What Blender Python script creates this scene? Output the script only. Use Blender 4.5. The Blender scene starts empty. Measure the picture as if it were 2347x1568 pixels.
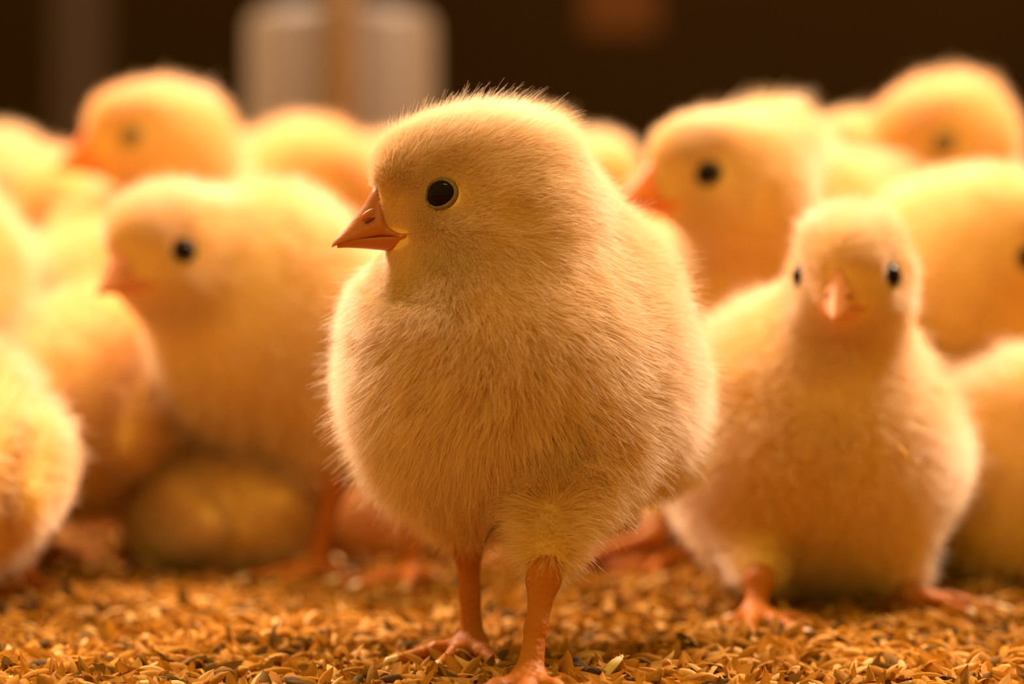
import bpy, math, random
import numpy as np
from mathutils import Vector, Matrix

# ------------------------------------------------------------------ camera, world, light
MM = 0.001
D0 = 450.0                      # mm from the lens to the plane of the near chick's eye
FPX = 5618.0
CAMZ = 70.0
TH = math.atan(84 / FPX)
sc = bpy.context.scene
cam_d = bpy.data.cameras.new('camera')
cam = bpy.data.objects.new('camera', cam_d)
sc.collection.objects.link(cam)
cam.location = (0, -D0 * MM, CAMZ * MM)
cam.rotation_euler = (math.pi / 2 - TH, 0, 0)
cam_d.sensor_width = 36
cam_d.lens = 36 * FPX / 2347
cam_d.clip_start = 0.01
cam_d.clip_end = 50
cam_d.dof.use_dof = True
cam_d.dof.focus_distance = D0 * MM
cam_d.dof.aperture_fstop = cam_d.lens / 11.0
sc.camera = cam

sc.view_settings.view_transform = 'Standard'
sc.view_settings.look = 'None'
sc.view_settings.gamma = 1
sc.view_settings.exposure = 0.18
sc.view_settings.use_curve_mapping = False
sc.cycles.max_bounces = 6
sc.cycles.diffuse_bounces = 4
sc.cycles.glossy_bounces = 3
sc.cycles.transmission_bounces = 4
sc.cycles.transparent_max_bounces = 6
sc.cycles.caustics_reflective = False
sc.cycles.caustics_refractive = False
sc.cycles.use_denoising = True
sc.cycles.use_adaptive_sampling = True
sc.cycles.adaptive_threshold = 0.07

w = bpy.data.worlds.new('world'); sc.world = w; w.use_nodes = True
w.node_tree.nodes['Background'].inputs[0].default_value = (1.0, 0.78, 0.08, 1)
w.node_tree.nodes['Background'].inputs[1].default_value = 0.64

LIGHTC = (1.0, 0.77, 0.56)
def lamp(name, loc, target, size, power, col=LIGHTC):
    l = bpy.data.lights.new(name, 'AREA'); l.shape = 'DISK'; l.size = size; l.energy = power; l.color = col
    o = bpy.data.objects.new(name, l); sc.collection.objects.link(o)
    o.location = loc
    o.rotation_euler = (Vector(target) - Vector(loc)).to_track_quat('-Z', 'Y').to_euler()
    return o
lamp('heat_lamp', (-0.60, 0.76, 0.98), (0, 0.06, 0.04), 0.34, 39.0)
lamp('heat_lamp', (0.74, 0.72, 0.94), (0, 0.06, 0.04), 0.34, 42.0)
lamp('heat_lamp', (0.05, 0.10, 0.95), (0.0, 0.0, 0.0), 0.30, 5.0)
lamp('wall_fill_light', (0.7, 3.2, 1.6), (0.5, 4.2, 0.6), 0.30, 5.0)  # added unseen fill that lifts the back wall out of black
lamp('eye_catchlight', (-0.22, -0.40, 0.36), (0, 0, 0.05), 0.025, 0.25)  # small added light, out of view, for the glint in the near eye

# ------------------------------------------------------------------ helpers
rng = np.random.default_rng(7)

def unp(px, py, d):
    """a point seen at (px, py) at d times the focus distance, in mm"""
    x = (px - 1173.5) / FPX * D0 * d
    y = (784 - py) / FPX * D0 * d
    c, s = math.cos(TH), math.sin(TH)
    return np.array([x, -D0 + D0 * d * c + y * s, CAMZ + y * c - D0 * d * s])

def nrm(v):
    v = np.asarray(v, float)
    return v / (np.linalg.norm(v, axis=-1, keepdims=True) + 1e-12)

def frame(yaw, pitch=0, roll=0):
    """rows: forward, left, up.  yaw 0 faces the lens, 90 faces picture left"""
    a, p, r = map(math.radians, (yaw, pitch, roll))
    f = np.array([-math.sin(a), -math.cos(a), 0.0]); z = np.array([0, 0, 1.0]); l = np.cross(z, f)
    f2 = f * math.cos(p) + z * math.sin(p); u2 = z * math.cos(p) - f * math.sin(p)
    l3 = l * math.cos(r) + u2 * math.sin(r); u3 = u2 * math.cos(r) - l * math.sin(r)
    return np.array([f2, l3, u3])

class Sdf:
    def __init__(s): s.p = []
    def ell(s, c, r, F=np.eye(3), k=6): s.p.append(('e', np.array(c, float), np.array(r, float), np.array(F), k)); return s
    def cone(s, a, b, ra, rb, k=4): s.p.append(('c', np.array(a, float), np.array(b, float), ra, rb, k)); return s
    def __call__(s, P):
        out = None
        for q in s.p:
            if q[0] == 'e':
                l = (P - q[1]) @ q[3].T
                k0 = np.sqrt(((l / q[2]) ** 2).sum(-1)) + 1e-9
                k1 = np.sqrt(((l / q[2] ** 2) ** 2).sum(-1)) + 1e-9
                d = k0 * (k0 - 1) / k1
            else:
                ba = q[2] - q[1]
                t = np.clip(((P - q[1]) @ ba) / (ba @ ba + 1e-9), 0, 1)
                d = np.sqrt(((P - q[1] - t[..., None] * ba) ** 2).sum(-1)) - (q[3] + (q[4] - q[3]) * t)
            k = q[-1]
            if out is None: out = d
            else:
                h = np.clip(.5 + .5 * (out - d) / k, 0, 1)
                out = out + (d - out) * h - k * h * (1 - h)
        return out
    def grad(s, P, e=.15):
        g = np.empty_like(P)
        for i in range(3):
            o = np.zeros(3); o[i] = e
            g[:, i] = s(P + o) - s(P - o)
        return g / (2 * e)
    def bounds(s):
        lo, hi = np.full(3, 1e9), np.full(3, -1e9)
        for q in s.p:
            if q[0] == 'e':
                m = np.abs(q[3].T * q[2]).sum(1); lo = np.minimum(lo, q[1] - m); hi = np.maximum(hi, q[1] + m)
            else:
                for c, r in ((q[1], q[3]), (q[2], q[4])): lo = np.minimum(lo, c - r); hi = np.maximum(hi, c + r)
        return lo - 3, hi + 3

def nets(f, h):
    """surface nets: SDF -> verts, quads"""
    lo, hi = f.bounds()
    n = np.ceil((hi - lo) / h).astype(int) + 2
    ax = [lo[i] + h * np.arange(n[i]) for i in range(3)]
    G = np.stack(np.meshgrid(*ax, indexing='ij'), -1)
    F = f(G.reshape(-1, 3)).reshape(n)
    S = F < 0
    cs = [S[i:n[0] - 1 + i, j:n[1] - 1 + j, k:n[2] - 1 + k] for i in (0, 1) for j in (0, 1) for k in (0, 1)]
    act = np.logical_or.reduce(cs) & ~np.logical_and.reduce(cs)
    idx = np.full(act.shape, -1); ids = np.argwhere(act); idx[act] = np.arange(len(ids))
    V = lo + h * (ids + .5)
    for _ in range(5):
        g = f.grad(V); V = V - (f(V) / ((g ** 2).sum(1) + 1e-6))[:, None].clip(-h, h) * g
    Q = []
    for a in range(3):
        b, c = (a + 1) % 3, (a + 2) % 3
        Sa = np.moveaxis(S, (a, b, c), (0, 1, 2)); I = np.moveaxis(idx, (a, b, c), (0, 1, 2))
        e = Sa[:-1, 1:-1, 1:-1] != Sa[1:, 1:-1, 1:-1]
        ins = Sa[:-1, 1:-1, 1:-1][e]
        i, j, k = np.nonzero(e)
        q = np.stack([I[i, j, k], I[i, j + 1, k], I[i, j + 1, k + 1], I[i, j, k + 1]], 1)
        q[~ins] = q[~ins][:, ::-1]
        Q.append(q)
    Q = np.concatenate(Q)
    return V, Q[(Q >= 0).all(1)]

def link(o, parent=None):
    sc.collection.objects.link(o)
    if parent is not None: o.parent = parent
    return o

def mesh_obj(name, V, Q, mat, parent=None, origin=(0, 0, 0), smooth=True):
    """V in mm world; origin in mm of the parent"""
    me = bpy.data.meshes.new(name)
    me.from_pydata(((np.asarray(V) - np.asarray(origin)) * MM).tolist(), [], [list(map(int, q)) for q in Q])
    if smooth: me.shade_smooth()
    me.materials.append(mat)
    return link(bpy.data.objects.new(name, me), parent)

def tag(o, label=None, cat=None, group=None, kind=None):
    for k, v in (('label', label), ('category', cat), ('group', group), ('kind', kind)):
        if v: o[k] = v
    return o

def sn(P, freq, seed, n=5):
    """smooth vector noise from random sines"""
    r = np.random.default_rng(seed); out = np.zeros((len(P), 3))
    for a in range(3):
        for _ in range(n):
            k = r.normal(size=3) * freq
            out[:, a] += np.sin(P @ k + r.uniform(0, 6.28))
    return out / math.sqrt(n)

def sstep(a, b, x):
    t = np.clip((x - a) / (b - a), 0, 1); return t * t * (3 - 2 * t)

# ------------------------------------------------------------------ materials
def mat(name):
    m = bpy.data.materials.new(name); m.use_nodes = True
    m.node_tree.nodes.clear(); return m, m.node_tree.nodes, m.node_tree.links

def simple(name, col, rough=.6, spec=.3, sss=0.0, bump=None, var=None, coat=0):
    m, N, L = mat(name)
    out = N.new('ShaderNodeOutputMaterial'); b = N.new('ShaderNodeBsdfPrincipled')
    L.new(b.outputs[0], out.inputs[0])
    b.inputs['Base Color'].default_value = (*col, 1); b.inputs['Roughness'].default_value = rough
    b.inputs['Specular IOR Level'].default_value = spec
    b.inputs['Coat Weight'].default_value = coat; b.inputs['Coat Roughness'].default_value = .05
    if sss:
        b.inputs['Subsurface Weight'].default_value = sss
        b.inputs['Subsurface Radius'].default_value = (1, .35, .12); b.inputs['Subsurface Scale'].default_value = .004
    tc = N.new('ShaderNodeTexCoord')
    if var:
        nz = N.new('ShaderNodeTexNoise'); nz.inputs['Scale'].default_value = var[0]; nz.inputs['Detail'].default_value = 4
        cr = N.new('ShaderNodeMix'); cr.data_type = 'RGBA'
        cr.inputs['A'].default_value = (*col, 1); cr.inputs['B'].default_value = (*var[1], 1)
        L.new(tc.outputs['Object'], nz.inputs['Vector']); L.new(nz.outputs['Fac'], cr.inputs['Factor'])
        L.new(cr.outputs['Result'], b.inputs['Base Color'])
    if bump:
        kind, scale, dist = bump
        t = N.new('ShaderNodeTexVoronoi' if kind == 'v' else 'ShaderNodeTexNoise'); t.inputs['Scale'].default_value = scale
        bp = N.new('ShaderNodeBump'); bp.inputs['Distance'].default_value = dist; bp.inputs['Strength'].default_value = .6
        L.new(tc.outputs['Object'], t.inputs['Vector']); L.new(t.outputs[0], bp.inputs['Height'])
        L.new(bp.outputs[0], b.inputs['Normal'])
    return m

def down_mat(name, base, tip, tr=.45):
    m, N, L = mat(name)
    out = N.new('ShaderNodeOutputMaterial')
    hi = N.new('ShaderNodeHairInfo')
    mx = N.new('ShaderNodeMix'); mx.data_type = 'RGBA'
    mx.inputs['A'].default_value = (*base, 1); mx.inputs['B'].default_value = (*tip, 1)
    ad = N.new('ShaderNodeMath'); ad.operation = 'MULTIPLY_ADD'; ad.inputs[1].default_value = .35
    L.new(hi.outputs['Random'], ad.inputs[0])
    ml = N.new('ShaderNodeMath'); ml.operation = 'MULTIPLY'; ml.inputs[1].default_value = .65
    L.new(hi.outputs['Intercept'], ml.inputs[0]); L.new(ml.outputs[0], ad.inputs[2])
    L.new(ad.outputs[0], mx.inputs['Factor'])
    d = N.new('ShaderNodeBsdfDiffuse'); t = N.new('ShaderNodeBsdfTranslucent'); s = N.new('ShaderNodeMixShader')
    s.inputs[0].default_value = tr
    L.new(mx.outputs['Result'], d.inputs['Color']); L.new(mx.outputs['Result'], t.inputs['Color'])
    L.new(d.outputs[0], s.inputs[1]); L.new(t.outputs[0], s.inputs[2])
    g = N.new('ShaderNodeBsdfHairPrincipled'); g.parametrization = 'COLOR'
    g.inputs['Color'].default_value = (.95, .78, .45, 1); g.inputs['Roughness'].default_value = .35
    g.inputs['Radial Roughness'].default_value = .6
    s2 = N.new('ShaderNodeMixShader'); s2.inputs[0].default_value = .18
    L.new(s.outputs[0], s2.inputs[1]); L.new(g.outputs[0], s2.inputs[2])
    L.new(s2.outputs[0], out.inputs[0])
    return m

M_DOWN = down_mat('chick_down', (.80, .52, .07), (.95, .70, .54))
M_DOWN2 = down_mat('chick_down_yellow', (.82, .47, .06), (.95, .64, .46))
M_SKIN = simple('downy_skin', (.76, .49, .18), .9, .05, var=(90, (.70, .42, .14)))
M_BEAK = simple('beak_horn', (.44, .125, .016), .42, .3, sss=.12, var=(160, (.34, .08, .01)), bump=('n', 500, .0002))
M_BEAKP = simple('pale_beak_horn', (.72, .30, .17), .5, .2, sss=.15, var=(160, (.62, .21, .10)))
M_BEAK_LIT = simple('lit_orange_beak_horn', (.80, .23, .05), .42, .25, sss=.2, var=(160, (.70, .18, .03)))  # brighter orange for the farther beaks, lamplight put into the colour
M_NOST = simple('nostril_dark', (.10, .02, .01), .6)
M_LID = simple('eyelid_skin', (.11, .06, .02), .55, .35, bump=('v', 2600, .0002), var=(900, (.22, .13, .05)))
M_EYE = simple('eyeball', (.010, .004, .003), .05, .05)
M_LEG = simple('leg_skin', (.38, .085, .004), .55, .15, sss=.10, var=(120, (.44, .14, .012)), bump=('v', 900, .0004))
M_CLAW = simple('claw_horn', (.80, .55, .33), .4, .4)
M_EAR = simple('ear_skin', (.62, .38, .13), .9, .05)

# ------------------------------------------------------------------ down
def down(parent, f, V, Q, origin, n, rad, head, body, m, dens=None, lenk=1.0, seed=1, pts=5, clump=1.0, is_wing=False):
    T = np.concatenate([Q[:, [0, 1, 2]], Q[:, [0, 2, 3]]])
    A, B, C = V[T[:, 0]], V[T[:, 1]], V[T[:, 2]]
    ar = np.linalg.norm(np.cross(B - A, C - A), axis=1)
    r = np.random.default_rng(seed)
    H, HF, hs = head; BF = body
    ct = (A + B + C) / 3
    if not is_wing:                                # finer and denser on the head
        qq = (ct - H) @ HF.T / hs
        ar = ar * (1 + 2.4 * sstep(0, 14, qq[:, 0]) * (np.abs(qq).max(1) < 24))
        ar = ar * (1 + .5 * (1 - sstep(4, 12, np.hypot(qq[:, 0] - 8.3, qq[:, 2] - .5))) * (np.abs(qq).max(1) < 24))
        ar = ar * (1 + 1.2 * (1 - sstep(16, 26, np.linalg.norm(ct - H, axis=1) / hs)))
    ti = r.choice(len(T), n, p=ar / ar.sum())
    u, v = r.random(n), r.random(n); fl = u + v > 1; u[fl], v[fl] = 1 - u[fl], 1 - v[fl]
    P = A[ti] + (B - A)[ti] * u[:, None] + (C - A)[ti] * v[:, None]
    Nn = nrm(f.grad(P))
    q = (P - H) @ HF.T / hs
    hd = np.linalg.norm(q, axis=1)
    wh = (1 - sstep(17, 42, hd)) if not is_wing else np.zeros(n)
    keep = np.ones(n, bool)
    fac = np.zeros(n)
    if not is_wing:
        for sy in (-1, 1):
            e = np.array([8.3, 11.0 * sy, .5])
            de = np.sqrt((q[:, 0] - e[0]) ** 2 + ((q[:, 2] - e[2]) * 1.08) ** 2 + .12 * (q[:, 1] - e[1]) ** 2)
            keep &= ~((de < 3.3) & (q[:, 1] * sy > 4))
            fac = np.maximum(fac, np.where(q[:, 1] * sy > 0, 1 - sstep(3.2, 10, de), 0))
        keep &= ~((q[:, 0] > 18.4) & (q[:, 2] < 2.4) & (q[:, 2] > -10) & (np.abs(q[:, 1]) < 2.6))
        keep &= ~((q[:, 0] > 14.2) & (q[:, 2] < -6.3 + .28 * (q[:, 0] - 13).clip(0)) & (q[:, 2] > -7.0 - .65 * (q[:, 0] - 12.3)) & (q[:, 2] > -9.4) & (hd < 26) & (np.abs(q[:, 1]) > 1))
        er = np.sqrt((q[:, 0] + 3.6) ** 2 + (q[:, 2] + 3.0) ** 2)
        keep &= ~((er < .3) & (hd < 20))
        fac = np.maximum(fac, np.where(hd < 22, .72 * (1 - sstep(1.2, 4.6, er)), 0))
    front = sstep(3, 15, q[:, 0]) * (hd < 26)
    Lh = (4.6 + 2.6 * sstep(5, 12, q[:, 2])) * (1 - .78 * np.maximum(front * (1 - .65 * sstep(0, 7, q[:, 2])), fac * .88))
    Lb = 8.3
    L = (Lb + (Lh - Lb) * wh) * (.55 + .6 * r.random(n)) * np.where(r.random(n) < .05, 1.4, 1) * lenk
    L *= np.clip((f(P + Nn * 7) - 1.2) / 4.6, .35, 1)          # shorter where two bulges meet
    L *= .55 + .45 * sstep(20, 40, P[:, 2])
    back = -HF[0] + HF[2] * (.10 - 1.5 * sstep(5, 14, -q[:, 2]))[:, None]
    cb = -.75 * BF[0] - .55 * np.array([0, 0, 1.0])
    comb = cb + (back - cb) * wh[:, None]
    nz = sn(P, .16, seed + 3) * .35 + sn(P, .55, seed + 4) * .34 * clump + sn(P, 1.5, seed + 5) * .13 * clump
    nz *= (.25 + .75 * (1 - wh))[:, None]
    comb = comb + nz
    t = comb - (comb * Nn).sum(1)[:, None] * Nn
    t = t / (np.linalg.norm(t, axis=1)[:, None] + .25)
    an = 1.05 - .58 * wh + .06 * front + .30 * wh * sstep(6, 12, q[:, 2])
    jit = r.normal(size=(n, 3)) * .13
    d0 = nrm(Nn * (an + .22)[:, None] + t * .38 + jit * .8)
    d1 = nrm(Nn * (an - .12).clip(.12)[:, None] + t * (.72 + .33 * wh)[:, None] + jit * 1.9 + np.array([0, 0, -.10]) + nz * .22)
    s = np.linspace(0, 1, pts)[None, :, None]
    X = (P - Nn * .25)[:, None] + L[:, None, None] * (d0[:, None] * (s - .5 * s * s) + d1[:, None] * .5 * s * s)
    X = X[keep]; n = len(X)
    R = rad * (1 - .80 * np.linspace(0, 1, pts))[None] * (.7 + .6 * r.random(n))[:, None]
    R = R * (1 - .35 * wh[keep])[:, None]
    hc = bpy.data.hair_curves.new('down')
    hc.add_curves([pts] * n)
    hc.attributes['position'].data.foreach_set('vector', ((X - origin) * MM).astype(np.float32).ravel())
    ra = hc.attributes.get('radius') or hc.attributes.new('radius', 'FLOAT', 'POINT')
    ra.data.foreach_set('value', (R * MM).astype(np.float32).ravel())
    hc.materials.append(m)
    return link(bpy.data.objects.new('down', hc), parent)

# ------------------------------------------------------------------ chick parts
def loft(stations, upper=True, nseg=14):
    V, Q = [], []
    for (x, zb, zt, w_) in stations:
        for i in range(nseg):
            a = 2 * math.pi * i / nseg
            c, s = math.cos(a), math.sin(a)
            hgt = (s + 1) / 2
            if upper: wy = w_ * (1 - hgt ** 1.7) ** .62 if hgt < 1 else 0; wy = max(wy, w_ * .16)
            else: wy = w_ * (1 - (1 - hgt) ** 2.2) ** .5 if hgt > 0 else 0
            wy = wy * (1 if abs(c) > 1e-6 else 0)
            V.append((x, math.copysign(wy, c) * min(1, abs(c) * 2.2), zb + (zt - zb) * hgt))
    n = len(stations)
    for j in range(n - 1):
        for i in range(nseg):
            k = (i + 1) % nseg
            Q.append((j * nseg + i, j * nseg + k, (j + 1) * nseg + k, (j + 1) * nseg + i))
    Q.append(tuple(range(nseg))); Q.append(tuple(range((n - 1) * nseg, n * nseg))[::-1])
    return np.array(V, float), Q

def resample(st, k=4):
    st = np.array(st, float); n = len(st); t = np.linspace(0, n - 1, (n - 1) * k + 1); out = []
    for x in t:
        i = min(int(x), n - 2); f = x - i
        p0, p1, p2, p3 = st[max(i - 1, 0)], st[i], st[i + 1], st[min(i + 2, n - 1)]
        out.append(.5 * ((2 * p1) + (-p0 + p2) * f + (2 * p0 - 5 * p1 + 4 * p2 - p3) * f * f + (-p0 + 3 * p1 - 3 * p2 + p3) * f ** 3))
    return [tuple(a) for a in out]

UP = resample([(11.4, -6.55, -6.0, 7.3), (14, -6.85, -5.3, 6.3), (16.3, -7.1, -4.3, 5.3), (17.9, -7.3, -1.6, 4.1), (18.9, -7.4, 2.6, 3.8), (20.2, -7.55, 2.0, 3.4),
      (22, -7.75, -1.0, 2.8), (24, -8.0, -3.8, 2.15), (26, -8.4, -6.2, 1.4), (27.3, -8.75, -7.6, .8), (27.9, -9.1, -8.5, .35)])
LOW = resample([(13.0, -8.0, -6.5, 6.0), (14.2, -9.2, -6.5, 5.8), (16, -9.8, -6.7, 4.8), (19, -9.5, -6.9, 3.4), (22, -9.25, -7.2, 2.45), (25, -9.1, -7.6, 1.5), (26.9, -9.15, -8.3, .6)])

def sphere(nu=32, nv=20):
    V = [(0, 0, 1)]; Q = []
    for j in range(1, nv):
        for i in range(nu):
            a, b = 2 * math.pi * i / nu, math.pi * j / nv
            V.append((math.sin(b) * math.cos(a), math.sin(b) * math.sin(a), math.cos(b)))
    V.append((0, 0, -1))
    for i in range(nu): Q.append((0, 1 + i, 1 + (i + 1) % nu))
    for j in range(nv - 2):
        for i in range(nu):
            a = 1 + j * nu + i; b = 1 + j * nu + (i + 1) % nu; Q.append((a, a + nu, b + nu, b))
    L0 = 1 + (nv - 2) * nu
    for i in range(nu): Q.append((len(V) - 1, L0 + (i + 1) % nu, L0 + i))
    return np.array(V), Q

def head_point(H, HF, hs, q): return H + hs * (np.asarray(q, float) @ HF)

def eye(root, f, H, HF, hs, sy, origin, closed=False, hero=False):
    y = 18.0
    while y > 3 and f(head_point(H, HF, hs, (8.3, y * sy, .5))[None])[0] > 0: y -= .1
    e0 = head_point(H, HF, hs, (8.3, y * sy, .5))
    n = nrm(f.grad(e0[None])[0])
    n = nrm(n + HF[0] * .12)
    xa = nrm(HF[0] - (HF[0] @ n) * n); za = np.cross(n, xa) * 1.0
    if za @ HF[2] < 0: za = -za
    E = np.array([xa, za, n])
    S, Q = sphere()
    r0 = 3.25
    par = root
    if closed:
        # closed lid: a low dome with a slit
        V = S * np.array([3.2, 2.6, 1.2])
        return mesh_obj('eyelid', e0 + hs * (V @ E), Q, M_LID, par, origin)
    c = e0 - n * 1.35 * hs
    eb = mesh_obj('eye', c + hs * ((S * np.array([r0, r0 * .92, r0])) @ E), Q, M_EYE, par, origin)
    # lid ring, almond opening
    V, Q2 = [], []; nu = 56
    prof = [(1.0, .20), (1.02, .55), (1.12, .80), (1.22, .74), (1.33, .80), (1.42, .62), (1.52, .15), (1.56, -.8)]
    for i in range(nu):
        a = 2 * math.pi * i / nu
        bead = 1 + .012 * math.sin(a * 28)
        for k, (rr, hh) in enumerate(prof):
            m_ = (rr - 1) / .56
            ox = 2.78 * math.cos(a); oz = (2.22 - .10 * math.cos(2 * a)) * math.sin(a)
            ux = 3.5 * math.cos(a); uz = 3.15 * math.sin(a)
            x = ox + (ux - ox) * m_; z = oz + (uz - oz) * m_
            b = bead if 1.25 < rr < 1.5 else 1
            V.append((x * b, z * b, hh * 1.0 + .1 - .055 * x * x + (.12 if b > 1 else 0)))
    kk = len(prof)
    for i in range(nu):
        for k in range(kk - 1):
            a, b = i * kk + k, ((i + 1) % nu) * kk + k
            Q2.append((a, b, b + 1, a + 1))
    mesh_obj('eyelid', e0 + hs * (np.array(V) @ E), Q2, M_LID, par, origin)
    return eb

def beak(root, f, H, HF, hs, origin, m, nost=True):
    def fit(st, zz):
        out = []
        for (x, zb, zt, w_) in st:
            if x < 17:
                y = 12.0
                while y > 2 and f(head_point(H, HF, hs, (x, y, zz))[None])[0] > 0: y -= .1
                w_ = max(w_, min(y + .35, 8.5)) if y > 2 else w_
            out.append((x, zb, zt, w_))
        return out
    V, Q = loft(fit(UP, -6.7)); ub = mesh_obj('upper_beak', H + hs * (V @ HF), Q, m, root, origin)
    V, Q = loft(fit(LOW, -7.6), False); mesh_obj('lower_beak', H + hs * (V @ HF), Q, m, root, origin)
    if nost:
        S, Qs = sphere(20, 12)
        for sy in (-1, 1):
            V = S * np.array([2.0, .5, .95]); F2 = frame_tilt(28)
            V = V @ F2 + np.array([20.7, 2.25 * sy, -2.9])
            mesh_obj('nostril_flap', H + hs * (V @ HF), Qs, m, ub, origin)
            V = S * np.array([1.2, .35, .22]) @ frame_tilt(28) + np.array([20.9, 2.85 * sy, -4.0])
            mesh_obj('nostril', H + hs * (V @ HF), Qs, M_NOST, ub, origin)

def frame_tilt(deg):
    a = math.radians(deg); return np.array([[math.cos(a), 0, -math.sin(a)], [0, 1, 0], [math.sin(a), 0, math.cos(a)]])

def leg(root, hip, hock, foot, yaw, origin, s=1.0, h=.8, claws=False, spread=(-38, 0, 38), tl=17, up=0):
    f = Sdf()
    hock, foot = np.array(hock, float), np.array(foot, float)
    mid = (hock + foot) / 2
    f.cone(hip, hock, 3.6 * s, 2.9 * s, 2)
    f.cone(hock, mid, 2.7 * s, 1.75 * s, 2); f.cone(mid, foot, 1.75 * s, 2.5 * s, 2)
    ends = []
    for a, L in list(zip(spread, (tl * .92, tl, tl * .95))) + [(180, tl * .45)]:
        F = frame(yaw + a)
        k1 = foot + F[0] * L * .5 * s + np.array([0, 0, -.4]); k2 = foot + F[0] * L * s
        k1[2] = 2.9 + up if a != 180 else 2.5 + up; k2[2] = 1.6 + up
        f.cone(foot + np.array([0, 0, -.6]), k1, 2.1 * s, 1.5 * s, 2.2); f.cone(k1, k2, 1.45 * s, 1.05 * s, 1)
        ends.append((k2, F[0]))
    V, Q = nets(f, h)
    lg = mesh_obj('leg', V, Q, M_LEG, root, origin)
    if claws:
        for k2, d in ends:
            g = Sdf().cone(k2 + d * .3 + np.array([0, 0, .3]), k2 + d * 2.2 * s + np.array([0, 0, .1]), .85 * s, .5 * s, .5)
            g.cone(k2 + d * 2.2 * s + np.array([0, 0, .1]), k2 + d * 4.0 * s + np.array([0, 0, -1.0]), .5 * s, .15, .4)
            V, Q = nets(g, .35); mesh_obj('claw', V, Q, M_CLAW, lg, origin)
    return lg

def chick(label, head, hyaw, body, byaw, hpitch=0, hroll=0, bpitch=16, s=1.0, hs=None, bs=(1, 1, 1), legs='auto', sit=False, n=22000, rad=.15,
          vox=1.7, m=None, bm=None, seed=1, eyes='open', extra=(), claws=False, pts=4, wings=True, wy=23.5, lenk=1.0, nost=False, neck=1.0, group=None):
    hs = hs or s; m = m or M_DOWN; bm = bm or M_BEAK_LIT
    H = unp(*head); Bc = unp(*body)
    HF = frame(hyaw, hpitch, hroll); BF = frame(byaw, bpitch); GF = frame(byaw)
    origin = np.array([Bc[0], Bc[1], 0.0])
    root = link(bpy.data.objects.new('chick', None)); root.location = Vector(origin * MM); root.empty_display_size = .02
    tag(root, label, 'chick', group or 'flock of yellow chicks')
    bx, by, bz = bs
    b = lambda x, y, z: Bc + s * (np.array([x * bx, y * by, z * bz]) @ BF)
    hp = lambda x, y, z: H + hs * (np.array([x, y, z], float) @ HF)
    f = Sdf()
    f.ell(b(-6, 0, 0), np.array([33 * bx, 25 * by, 24 * bz]) * s, BF, 6)
    f.ell(b(12, 0, 1), np.array([22 * bx, 23 * by, 23 * bz]) * s, BF, 8)
    f.ell(b(-26, 0, -3), np.array([18 * bx, 17 * by, 16 * bz]) * s, BF, 10)
    f.cone(b(-38, 0, 2), b(-47, 0, 6), 7 * s, 3.5 * s, 8)
    nb = b(13, 0, 12)
    f.cone(nb, H + hs * (np.array([-5, 0, -5.]) @ HF), 18 * s * neck, 12.0 * hs, 12)
    f.ell(hp(-1.5, 0, 0.5), np.array([16.5, 12.2, 13.2]) * hs, HF, 8)
    f.ell(hp(10.2, 0, -3), np.array([8.8, 6.6, 8.2]) * hs, HF, 5)
    f.ell(hp(9.4, 0, 4.0), np.array([9.8, 8.0, 7.6]) * hs, HF, 4)
    for sy in (-1, 1): f.ell(hp(3, 5.2 * sy, -4.5), np.array([8, 6.2, 7]) * hs, HF, 4)
    for e in extra: f.ell(*e)
    lf = []
    if legs == 'auto' or legs is None:
        specs = []
        if legs == 'auto':
            for sy in (-1, 1):
                ft = origin + s * (np.array([4, 12 * sy, 0]) @ GF); ft[2] = 4
                specs.append((ft + np.array([0, 0, 22 if not sit else 10]) - GF[0] * 6 * s, ft, byaw))
    else:
        specs = [(unp(*a), unp(*c), y) for a, c, y in legs]
    for i, (hk, ft, y) in enumerate(specs):
        sy = -1 if i == 0 else 1
        top = b(0, 13 * sy, -8)
        f.ell(top, np.array([13, 10, 14]) * s, BF, 8)
        f.cone(top, hk + (top - hk) * .12 + np.array([0, 0, 1.0]), 9.5 * s, 3.6 * s, 7)
        ft = ft.copy(); ft[2] = max(ft[2], 3.6)
        lf.append((hk + (top - hk) * .2, hk, ft, y))
    V, Q = nets(f, vox)
    bo = mesh_obj('body', V, Q, M_SKIN, root, origin)
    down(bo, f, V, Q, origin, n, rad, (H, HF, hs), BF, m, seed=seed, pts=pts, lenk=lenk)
    if wings:
        for sy in (-1, 1):
            g = Sdf()
            g.ell(b(-11, wy * sy, 2), np.array([18, 5.0, 12.5]) * s, BF, 5)
            g.ell(b(-27, (wy - 2.2) * sy, -2), np.array([14, 4, 7.5]) * s, frame(byaw + 8 * sy, bpitch + 6), 7)
            V, Q = nets(g, vox)
            wo = mesh_obj('wing', V, Q, M_SKIN, root, origin)
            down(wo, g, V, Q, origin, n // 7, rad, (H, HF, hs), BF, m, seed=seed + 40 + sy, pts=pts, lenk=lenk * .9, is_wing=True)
    for a in lf: leg(root, *a, origin, s=s * 1.0, h=.8 if not claws else .5, claws=claws)
    if eyes:
        for sy in (-1, 1): eye(root, f, H, HF, hs, sy, origin, closed=(eyes == 'closed'))
    beak(root, f, H, HF, hs, origin, bm, nost)
    if nost:
        S, Qs = sphere(16, 10)
        for sy in (-1, 1):
            y = 18.0
            while y > 3 and f(head_point(H, HF, hs, (-3.6, y * sy, -3.0))[None])[0] > 0: y -= .1
            mesh_obj('ear', H + hs * ((S * np.array([1.9, .35, 2.5]) + np.array([-3.6, (y - .22) * sy, -3.0])) @ HF), Qs, M_EAR, root, origin)
    return root, f

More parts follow.
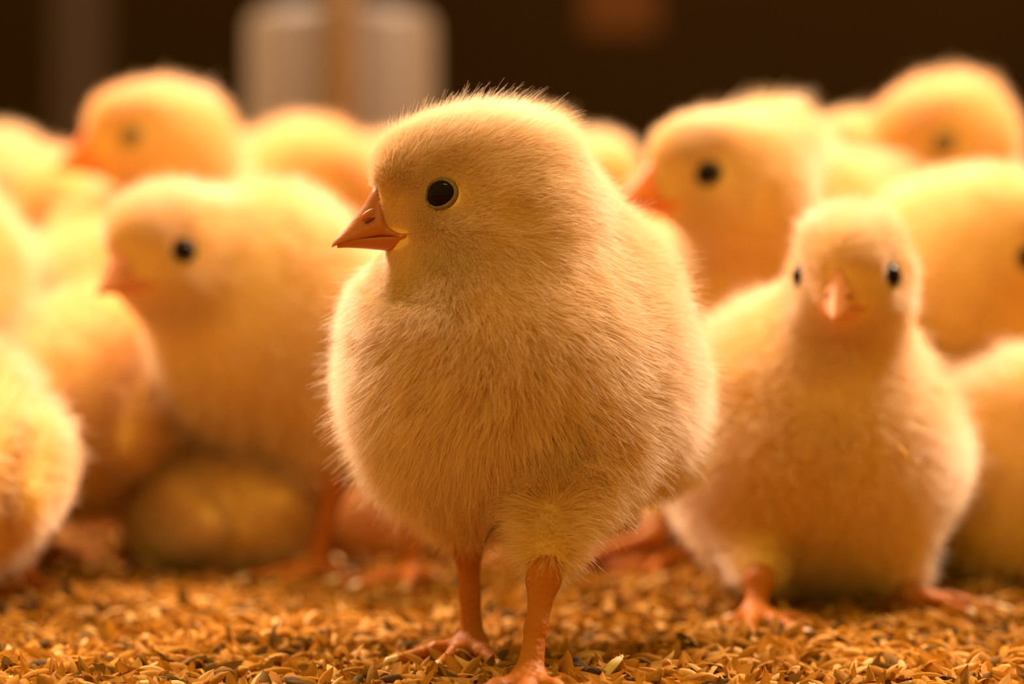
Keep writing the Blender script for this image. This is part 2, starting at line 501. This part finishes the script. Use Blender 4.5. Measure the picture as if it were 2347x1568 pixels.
# ------------------------------------------------------------------ the chicks
near_chick = dict(head=(1102, 458, 1.022), hyaw=84, hpitch=0, hroll=0, body=(1170, 848, 1.055), byaw=14, bpitch=24, s=1.03, hs=1.0,
    extra=[(unp(1238, 575, 1.06), np.array([13, 14, 16.]), np.eye(3), 12), (unp(1385, 740, 1.07), np.array([9, 14, 13.]), np.eye(3), 12)])
chick('yellow chick standing sharp in front with its head turned in profile', n=400000, rad=.037, vox=1.0, seed=11, claws=True, pts=5, nost=True, bm=M_BEAK,
      legs=[((1072, 1250, 1.07), (1082, 1478, 1.07), 20), ((1246, 1325, .99), (1212, 1556, .97), 5)], neck=1.12, wy=24.6, **near_chick)

bg = [
 dict(label='chick left of centre standing tall over a crouching one, pink beak and dark eye', head=(392, 578, 1.37), hyaw=31, hpitch=-3, body=(665, 790, 1.43), byaw=52, bpitch=16, s=1.10, hs=1.04, seed=21, n=45000, rad=.11, vox=1.3, bm=M_BEAKP,
      legs=[((775, 1100, 1.38), (722, 1312, 1.38), 60), ((950, 1180, 1.36), (940, 1335, 1.36), 40)], nost=True, claws=True, neck=1.15),
 dict(label='chick right of the near one, orange beak and dark eye in profile to the left', head=(1672, 418, 1.40), hyaw=78, hpitch=6, body=(1735, 800, 1.47), byaw=60, bpitch=40, s=1.05, hs=1.1, seed=22, n=45000, rad=.12, vox=1.3,
      legs=[((1500, 1230, 1.42), (1330, 1318, 1.42), 60), ((1640, 1230, 1.42), (1530, 1290, 1.42), 60)], extra=[(unp(1770, 345, 1.44), np.array([11, 12, 11.]), np.eye(3), 10)]),
 dict(label='crouching chick at right facing the camera, both eyes and pink beak in view', head=(1950, 635, 1.19), hyaw=16, hpitch=-2, body=(1862, 1065, 1.26), byaw=8, bpitch=20, s=1.08, hs=.91, sit=True, seed=23, n=70000, rad=.085, vox=1.2, bm=M_BEAKP,
      legs=[((1740, 1335, 1.18), (1730, 1430, 1.17), -30), ((2080, 1340, 1.24), (2100, 1390, 1.24), -70)], nost=True, claws=True, bs=(1, 1.06, 1), neck=1.2),
 # --- farther ones
 dict(label='tall chick at top left looking left, orange beak against the dark wall', head=(372, 330, 1.70), hyaw=80, hpitch=4, body=(440, 640, 1.81), byaw=78, bpitch=40, s=1.12, hs=1.2, seed=31, neck=1.15, m=M_DOWN2, eyes='closed'),
 dict(label='tall chick at top right looking down to the left with half closed eye', head=(2165, 322, 1.70), hyaw=62, hpitch=-14, body=(2190, 700, 1.80), byaw=50, bpitch=42, s=1.12, hs=1.3, seed=32, neck=1.2, eyes='closed', m=M_DOWN2),
 dict(label='chick at the right edge behind the crouching one, head curled round to its side', head=(2325, 560, 1.46), hyaw=-60, hpitch=-30, hroll=0, body=(2215, 720, 1.50), byaw=40, bpitch=35, s=1.05, hs=1.12, seed=33),
 dict(label='chick resting low at the bottom right beside the crouching one', head=(2500, 1000, 1.34), hyaw=-80, body=(2310, 1110, 1.37), byaw=-60, bpitch=4, s=1.0, hs=1.0, sit=True, seed=34, bs=(1, 1, 1.05)),
 dict(label='chick at top left edge with rounded crown lower than its tall neighbour', head=(5, 405, 2.10), hyaw=20, body=(0, 640, 2.2), byaw=0, bpitch=20, s=1.1, seed=35, hs=1.15),
 dict(label='chick behind the near one on its left, head bent down showing a yellow neck', head=(730, 425, 1.85), hyaw=-70, hpitch=-25, body=(690, 560, 1.95), byaw=0, bpitch=30, s=1.15, hs=1.35, eyes=None, seed=36, m=M_DOWN2),
 dict(label='chick in the left crowd with orange shaded flank below the tall one', head=(120, 490, 1.88), hyaw=150, body=(110, 600, 1.96), byaw=20, bpitch=20, s=1.1, seed=37, m=M_DOWN2),
 dict(label='pale chick at the left edge with its head low and dark eye near the frame', head=(-50, 760, 1.50), hyaw=-20, hpitch=-10, body=(-190, 660, 1.55), byaw=-10, bpitch=0, s=1.1, seed=38),
 dict(label='pale chick seen from behind between the left edge and the one standing tall', head=(230, 640, 1.70), hyaw=180, hpitch=-25, body=(245, 700, 1.67), bs=(.8, 1, 1), byaw=180, bpitch=2, s=1.0, seed=39),
 dict(label='chick at lower left with broad bright back and dark gap below', head=(250, 900, 1.58), hyaw=200, hpitch=-20, body=(190, 960, 1.46), bs=(.8, 1, 1), byaw=190, bpitch=4, s=1.0, seed=40, m=M_DOWN2),
 dict(label='chick cut off by the bottom left corner of the picture, bright rounded back', head=(-150, 950, 1.38), hyaw=150, hpitch=-10, body=(-140, 1085, 1.27), byaw=170, bpitch=4, s=.95, seed=42, legs=[((60, 1200, 1.31), (55, 1315, 1.31), 60), ((-60, 1230, 1.36), (-60, 1300, 1.36), 60)]),
 dict(label='small chick lying in shade under the breast of the one standing tall', head=(420, 1130, 1.48), hyaw=100, hpitch=-10, body=(490, 1180, 1.435), byaw=140, bpitch=-4, s=.68, hs=.76, sit=True, seed=43, bs=(1, 1.1, .8), legs=None),
 dict(label='chick lying in shade between the legs of the one left of centre', head=(830, 1100, 1.72), hyaw=190, body=(850, 1165, 1.62), byaw=170, bpitch=0, s=.85, hs=.9, sit=True, seed=44, m=M_DOWN2, legs=None),
 dict(label='small bright chick low behind the near one, between it and the crouching one', head=(1500, 1050, 1.68), hyaw=200, body=(1450, 1150, 1.60), byaw=200, bpitch=0, s=.85, hs=.8, sit=True, seed=45, legs=None),
 dict(label='chick peeping past the crown of the near one, just its rounded head', head=(1215, 385, 1.72), hyaw=150, body=(1225, 620, 1.76), byaw=170, bpitch=22, s=1.1, seed=46),
 dict(label='farther chick with its low crown right of the near one head', head=(1365, 430, 1.88), hyaw=-20, body=(1380, 640, 1.98), byaw=0, bpitch=20, s=1.15, seed=47),
 dict(label='farther chick with its crown left of the near one forehead', head=(905, 420, 2.1), hyaw=60, body=(915, 620, 2.22), byaw=10, bpitch=20, s=1.15, seed=48, eyes='closed'),
 dict(label='chick half hidden behind the tall one at top right, beak to the left', head=(1965, 375, 1.88), hyaw=80, body=(1985, 600, 2.0), byaw=40, bpitch=25, s=1.05, seed=49, eyes='closed'),
 dict(label='pale chick between the orange beaked profile chick and the top right one', head=(2000, 500, 1.66), hyaw=100, hpitch=-20, body=(1930, 600, 1.64), byaw=95, bpitch=10, s=1.0, seed=50, eyes='closed'),
 dict(label='farther chick seen in the gap right of the tall top left one', head=(560, 420, 2.2), hyaw=180, body=(560, 640, 2.3), byaw=0, bpitch=20, s=1.15, seed=51),
 dict(label='chick low behind the profile chick, seen in the gap beside the near one', head=(1600, 640, 1.78), hyaw=160, body=(1620, 820, 1.82), byaw=160, bpitch=15, s=1.1, seed=52),
]
for d in bg: chick(**d)

# ------------------------------------------------------------------ barn
def box(lo, hi):
    (a, b, c), (d, e, g) = lo, hi
    V = [(a, b, c), (d, b, c), (d, e, c), (a, e, c), (a, b, g), (d, b, g), (d, e, g), (a, e, g)]
    return V, [(0, 3, 2, 1), (4, 5, 6, 7), (0, 1, 5, 4), (1, 2, 6, 5), (2, 3, 7, 6), (3, 0, 4, 7)]
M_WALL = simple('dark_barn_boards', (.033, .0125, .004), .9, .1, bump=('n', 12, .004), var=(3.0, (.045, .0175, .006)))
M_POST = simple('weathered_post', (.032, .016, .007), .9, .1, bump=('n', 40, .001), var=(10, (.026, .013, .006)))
M_BASE = simple('litter_base', (.28, .11, .015), .95, .1, var=(300, (.16, .07, .01)), bump=('n', 300, .002))
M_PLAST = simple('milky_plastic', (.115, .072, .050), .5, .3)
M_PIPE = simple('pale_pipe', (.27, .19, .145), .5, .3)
M_BOARD = simple('orange_board', (.10, .032, .007), .8, .1)
V, Q = box((-2500, -900, -60), (2500, 4200, -3)); o = mesh_obj('floor', V, Q, M_BASE, None, smooth=False); tag(o, kind='structure')
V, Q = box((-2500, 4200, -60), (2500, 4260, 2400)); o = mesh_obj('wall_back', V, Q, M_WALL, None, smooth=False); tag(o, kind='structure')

def lathe(prof, nu=48):
    V, Q = [], []
    for r_, z in prof:
        for i in range(nu): a = 2 * math.pi * i / nu; V.append((r_ * math.cos(a), r_ * math.sin(a), z))
    for j in range(len(prof) - 1):
        for i in range(nu):
            k = (i + 1) % nu; Q.append((j * nu + i, j * nu + k, (j + 1) * nu + k, (j + 1) * nu + i))
    Q.append(tuple(range(nu))[::-1]); Q.append(tuple(range((len(prof) - 1) * nu, len(prof) * nu)))
    return np.array(V, float), Q

# hanging feeder
c = unp(783, 400, 3.0); c[2] = 0
root = link(bpy.data.objects.new('hanging_feeder', None)); root.location = Vector(c * MM)
tag(root, 'milky white cylindrical feeder hanging from a pipe before the dark wall', 'feeder')
top = unp(783, 32, 3.0)[2]
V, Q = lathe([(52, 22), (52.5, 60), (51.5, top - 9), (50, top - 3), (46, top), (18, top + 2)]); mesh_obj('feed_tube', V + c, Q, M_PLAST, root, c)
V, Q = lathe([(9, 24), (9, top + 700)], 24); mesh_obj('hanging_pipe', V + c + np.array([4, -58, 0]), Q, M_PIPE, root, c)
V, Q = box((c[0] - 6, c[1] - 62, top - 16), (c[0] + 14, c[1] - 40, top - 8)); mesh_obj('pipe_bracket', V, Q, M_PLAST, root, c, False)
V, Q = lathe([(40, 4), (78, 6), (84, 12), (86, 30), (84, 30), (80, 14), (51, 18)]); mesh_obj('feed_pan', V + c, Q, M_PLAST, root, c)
# post at left
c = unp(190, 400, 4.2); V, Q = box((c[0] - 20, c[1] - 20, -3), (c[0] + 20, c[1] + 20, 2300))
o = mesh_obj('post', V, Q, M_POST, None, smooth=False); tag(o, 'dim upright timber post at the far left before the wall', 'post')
c = unp(1420, 20, 5.0); V, Q = box((c[0] - 34, c[1] - 10, c[2] - 22), (c[0] + 34, c[1] + 10, c[2] + 120))
o = mesh_obj('hanging_board', V, Q, M_BOARD, None, smooth=False); tag(o, 'small dim orange board high on the dark far side', 'board')

# ------------------------------------------------------------------ rice husks
def husk_shape():
    V, Q = [], []
    nx, ny = 7, 5
    for i in range(nx):
        t = i / (nx - 1); x = (t - .5) * 2
        w_ = .245 * (1 - abs(x) ** 2.3) ** .8 + .012
        for j in range(ny):
            a = (j / (ny - 1) - .5) * math.pi * 1.05
            V.append((x, w_ * math.sin(a), w_ * .85 * math.cos(a) - .20 * x * x))
    for i in range(nx - 1):
        for j in range(ny - 1):
            a = i * ny + j; Q.append((a, a + ny, a + ny + 1, a + 1))
    return np.array(V), np.array(Q)
HV, HQ = husk_shape()
def husks(n, r, region, zr, ln=(3.0, 5.0)):
    x0, x1, y0, y1 = region
    P = np.stack([r.uniform(x0, x1, n), y0 + (y1 - y0) * r.random(n) ** 1.5, r.uniform(*zr, n)], 1)
    P[:, 2] += 1.2 * np.sin(P[:, 0] * .06 + 1) * np.cos(P[:, 1] * .05)
    L = r.uniform(*ln, n); yaw = r.uniform(0, 2 * math.pi, n); pit = r.normal(0, .46, n); rol = r.uniform(-1.3, 1.3, n); fl = np.where(r.random(n) < .35, -1, 1)
    cy, sy, cp, sp, cr, sr = np.cos(yaw), np.sin(yaw), np.cos(pit), np.sin(pit), np.cos(rol), np.sin(rol)
    R = np.empty((n, 3, 3))
    R[:, 0] = np.stack([cy * cp, cy * sp * sr - sy * cr, cy * sp * cr + sy * sr], 1)
    R[:, 1] = np.stack([sy * cp, sy * sp * sr + cy * cr, sy * sp * cr - cy * sr], 1)
    R[:, 2] = np.stack([-sp, cp * sr, cp * cr], 1)
    S = HV[None] * np.stack([L, L * r.uniform(.8, 1.25, n), L * fl], 1)[:, None]
    W = np.einsum('nij,nvj->nvi', R, S) + P[:, None]
    return W
def husk_mesh(name, W, mat_, r, parent=None):
    n, nv = W.shape[:2]
    V = W.reshape(-1, 3) * MM
    Q = (HQ[None] + (np.arange(n) * nv)[:, None, None]).reshape(-1, 4)
    me = bpy.data.meshes.new(name)
    me.vertices.add(len(V)); me.vertices.foreach_set('co', V.astype(np.float32).ravel())
    me.loops.add(Q.size); me.loops.foreach_set('vertex_index', Q.astype(np.int32).ravel())
    me.polygons.add(len(Q)); me.polygons.foreach_set('loop_start', np.arange(0, Q.size, 4, dtype=np.int32))
    me.update(calc_edges=True)
    at = me.attributes.new('tint', 'FLOAT', 'POINT'); at.data.foreach_set('value', np.repeat(r.random(n), nv).astype(np.float32))
    me.shade_smooth(); me.materials.append(mat_)
    return link(bpy.data.objects.new(name, me), parent)
def husk_mat():
    m, N, L = mat('rice_husk')
    out = N.new('ShaderNodeOutputMaterial'); a = N.new('ShaderNodeAttribute'); a.attribute_name = 'tint'
    cr = N.new('ShaderNodeValToRGB'); L.new(a.outputs['Fac'], cr.inputs[0])
    e = cr.color_ramp.elements
    e[0].position = 0; e[0].color = (.12, .06, .02, 1); e[1].position = 1; e[1].color = (.78, .45, .17, 1)
    for p, c_ in ((.08, (.16, .075, .012, 1)), (.2, (.36, .145, .012, 1)), (.7, (.48, .195, .018, 1)), (.88, (.60, .29, .07, 1))):
        x = e.new(p); x.color = c_
    wv = N.new('ShaderNodeTexNoise'); wv.inputs['Scale'].default_value = 1500
    tc = N.new('ShaderNodeTexCoord'); L.new(tc.outputs['Object'], wv.inputs['Vector'])
    bp = N.new('ShaderNodeBump'); bp.inputs['Distance'].default_value = .0001; L.new(wv.outputs[0], bp.inputs['Height'])
    b = N.new('ShaderNodeBsdfPrincipled'); b.inputs['Roughness'].default_value = .65; b.inputs['Specular IOR Level'].default_value = .05
    L.new(cr.outputs[0], b.inputs['Base Color']); L.new(bp.outputs[0], b.inputs['Normal'])
    t = N.new('ShaderNodeBsdfTranslucent'); L.new(cr.outputs[0], t.inputs['Color'])
    s = N.new('ShaderNodeMixShader'); s.inputs[0].default_value = .25
    L.new(b.outputs[0], s.inputs[1]); L.new(t.outputs[0], s.inputs[2]); L.new(s.outputs[0], out.inputs[0])
    return m
M_HUSK = husk_mat()
r = np.random.default_rng(5)
W = np.concatenate([husks(26000, r, (-150, 150, -75, 190), (-3.5, 1.5)), husks(9000, r, (-420, 420, 120, 900), (-3.5, 1)), husks(3500, r, (-400, 400, -260, -70), (-3.5, 1)),
                    husks(5000, r, (-400, -150, -75, 190), (-3.5, 1)), husks(5000, r, (150, 400, -75, 190), (-3.5, 1))])
o = husk_mesh('rice_husk_litter', W, M_HUSK, r); tag(o, 'loose golden rice husks spread over the floor', 'litter', kind='stuff')

# a few husks and crumbs that stand out on their own
def one_husk(p, ln_, euler, m_, label, cat='husk', name='rice_husk', wide=1.0):
    V = HV * np.array([ln_, ln_ * wide, ln_]); R = np.array(Matrix.Rotation(euler[2], 3, 'Z') @ Matrix.Rotation(euler[1], 3, 'Y') @ Matrix.Rotation(euler[0], 3, 'X'))
    V = np.concatenate([V @ R.T, (V * np.array([1, .8, .35])) @ R.T])
    Q2 = np.concatenate([HQ, HQ[:, ::-1] + len(HV)])
    o = mesh_obj(name, V + p, Q2, m_, None, p); o.location = Vector(p * MM)
    return tag(o, label, cat)
M_HD = simple('dark_husk', (.16, .085, .025), .7, .1)
M_HO = simple('orange_husk', (.62, .30, .05), .6, .1)
M_HP = simple('pale_husk', (.75, .50, .26), .5, .2)
M_DROP = simple('dark_crumb', (.07, .035, .014), .8, .1, bump=('n', 900, .0008))
one_husk(unp(1130, 1218, 1.015), 3.0, (0, -.85, 0), M_HD, 'brown husk clinging to the down between the near chick legs')
one_husk(unp(2070, 1040, 1.135), 2.6, (0, 1.1, 0), M_HO, 'orange husk stuck on the breast of the crouching chick')
one_husk(unp(1400, 1545, 1.0) * np.array([1, 1, 0]) + np.array([0, 0, 3.6]), 3.6, (.4, -.7, .6), M_HP, 'pale upright husk on the litter right of the near chick foot')
def crumb(p, r_, label):
    g = Sdf().ell(p, r_, np.eye(3), 1); q = np.random.default_rng(3)
    for _ in range(7): g.ell(p + q.normal(size=3) * np.array(r_) * .55, np.array(r_) * q.uniform(.35, .6), np.eye(3), .6)
    V, Q = nets(g, .35); o = mesh_obj('dark_crumb', V, Q, M_DROP, None, p); o.location = Vector(p * MM); tag(o, label, 'crumb')
crumb(unp(1318, 1545, 1.0) * np.array([1, 1, 0]) + np.array([0, 4, 2.2]), [3.2, 2.4, 1.8], 'dark brown crumb on the litter just right of the near foot')
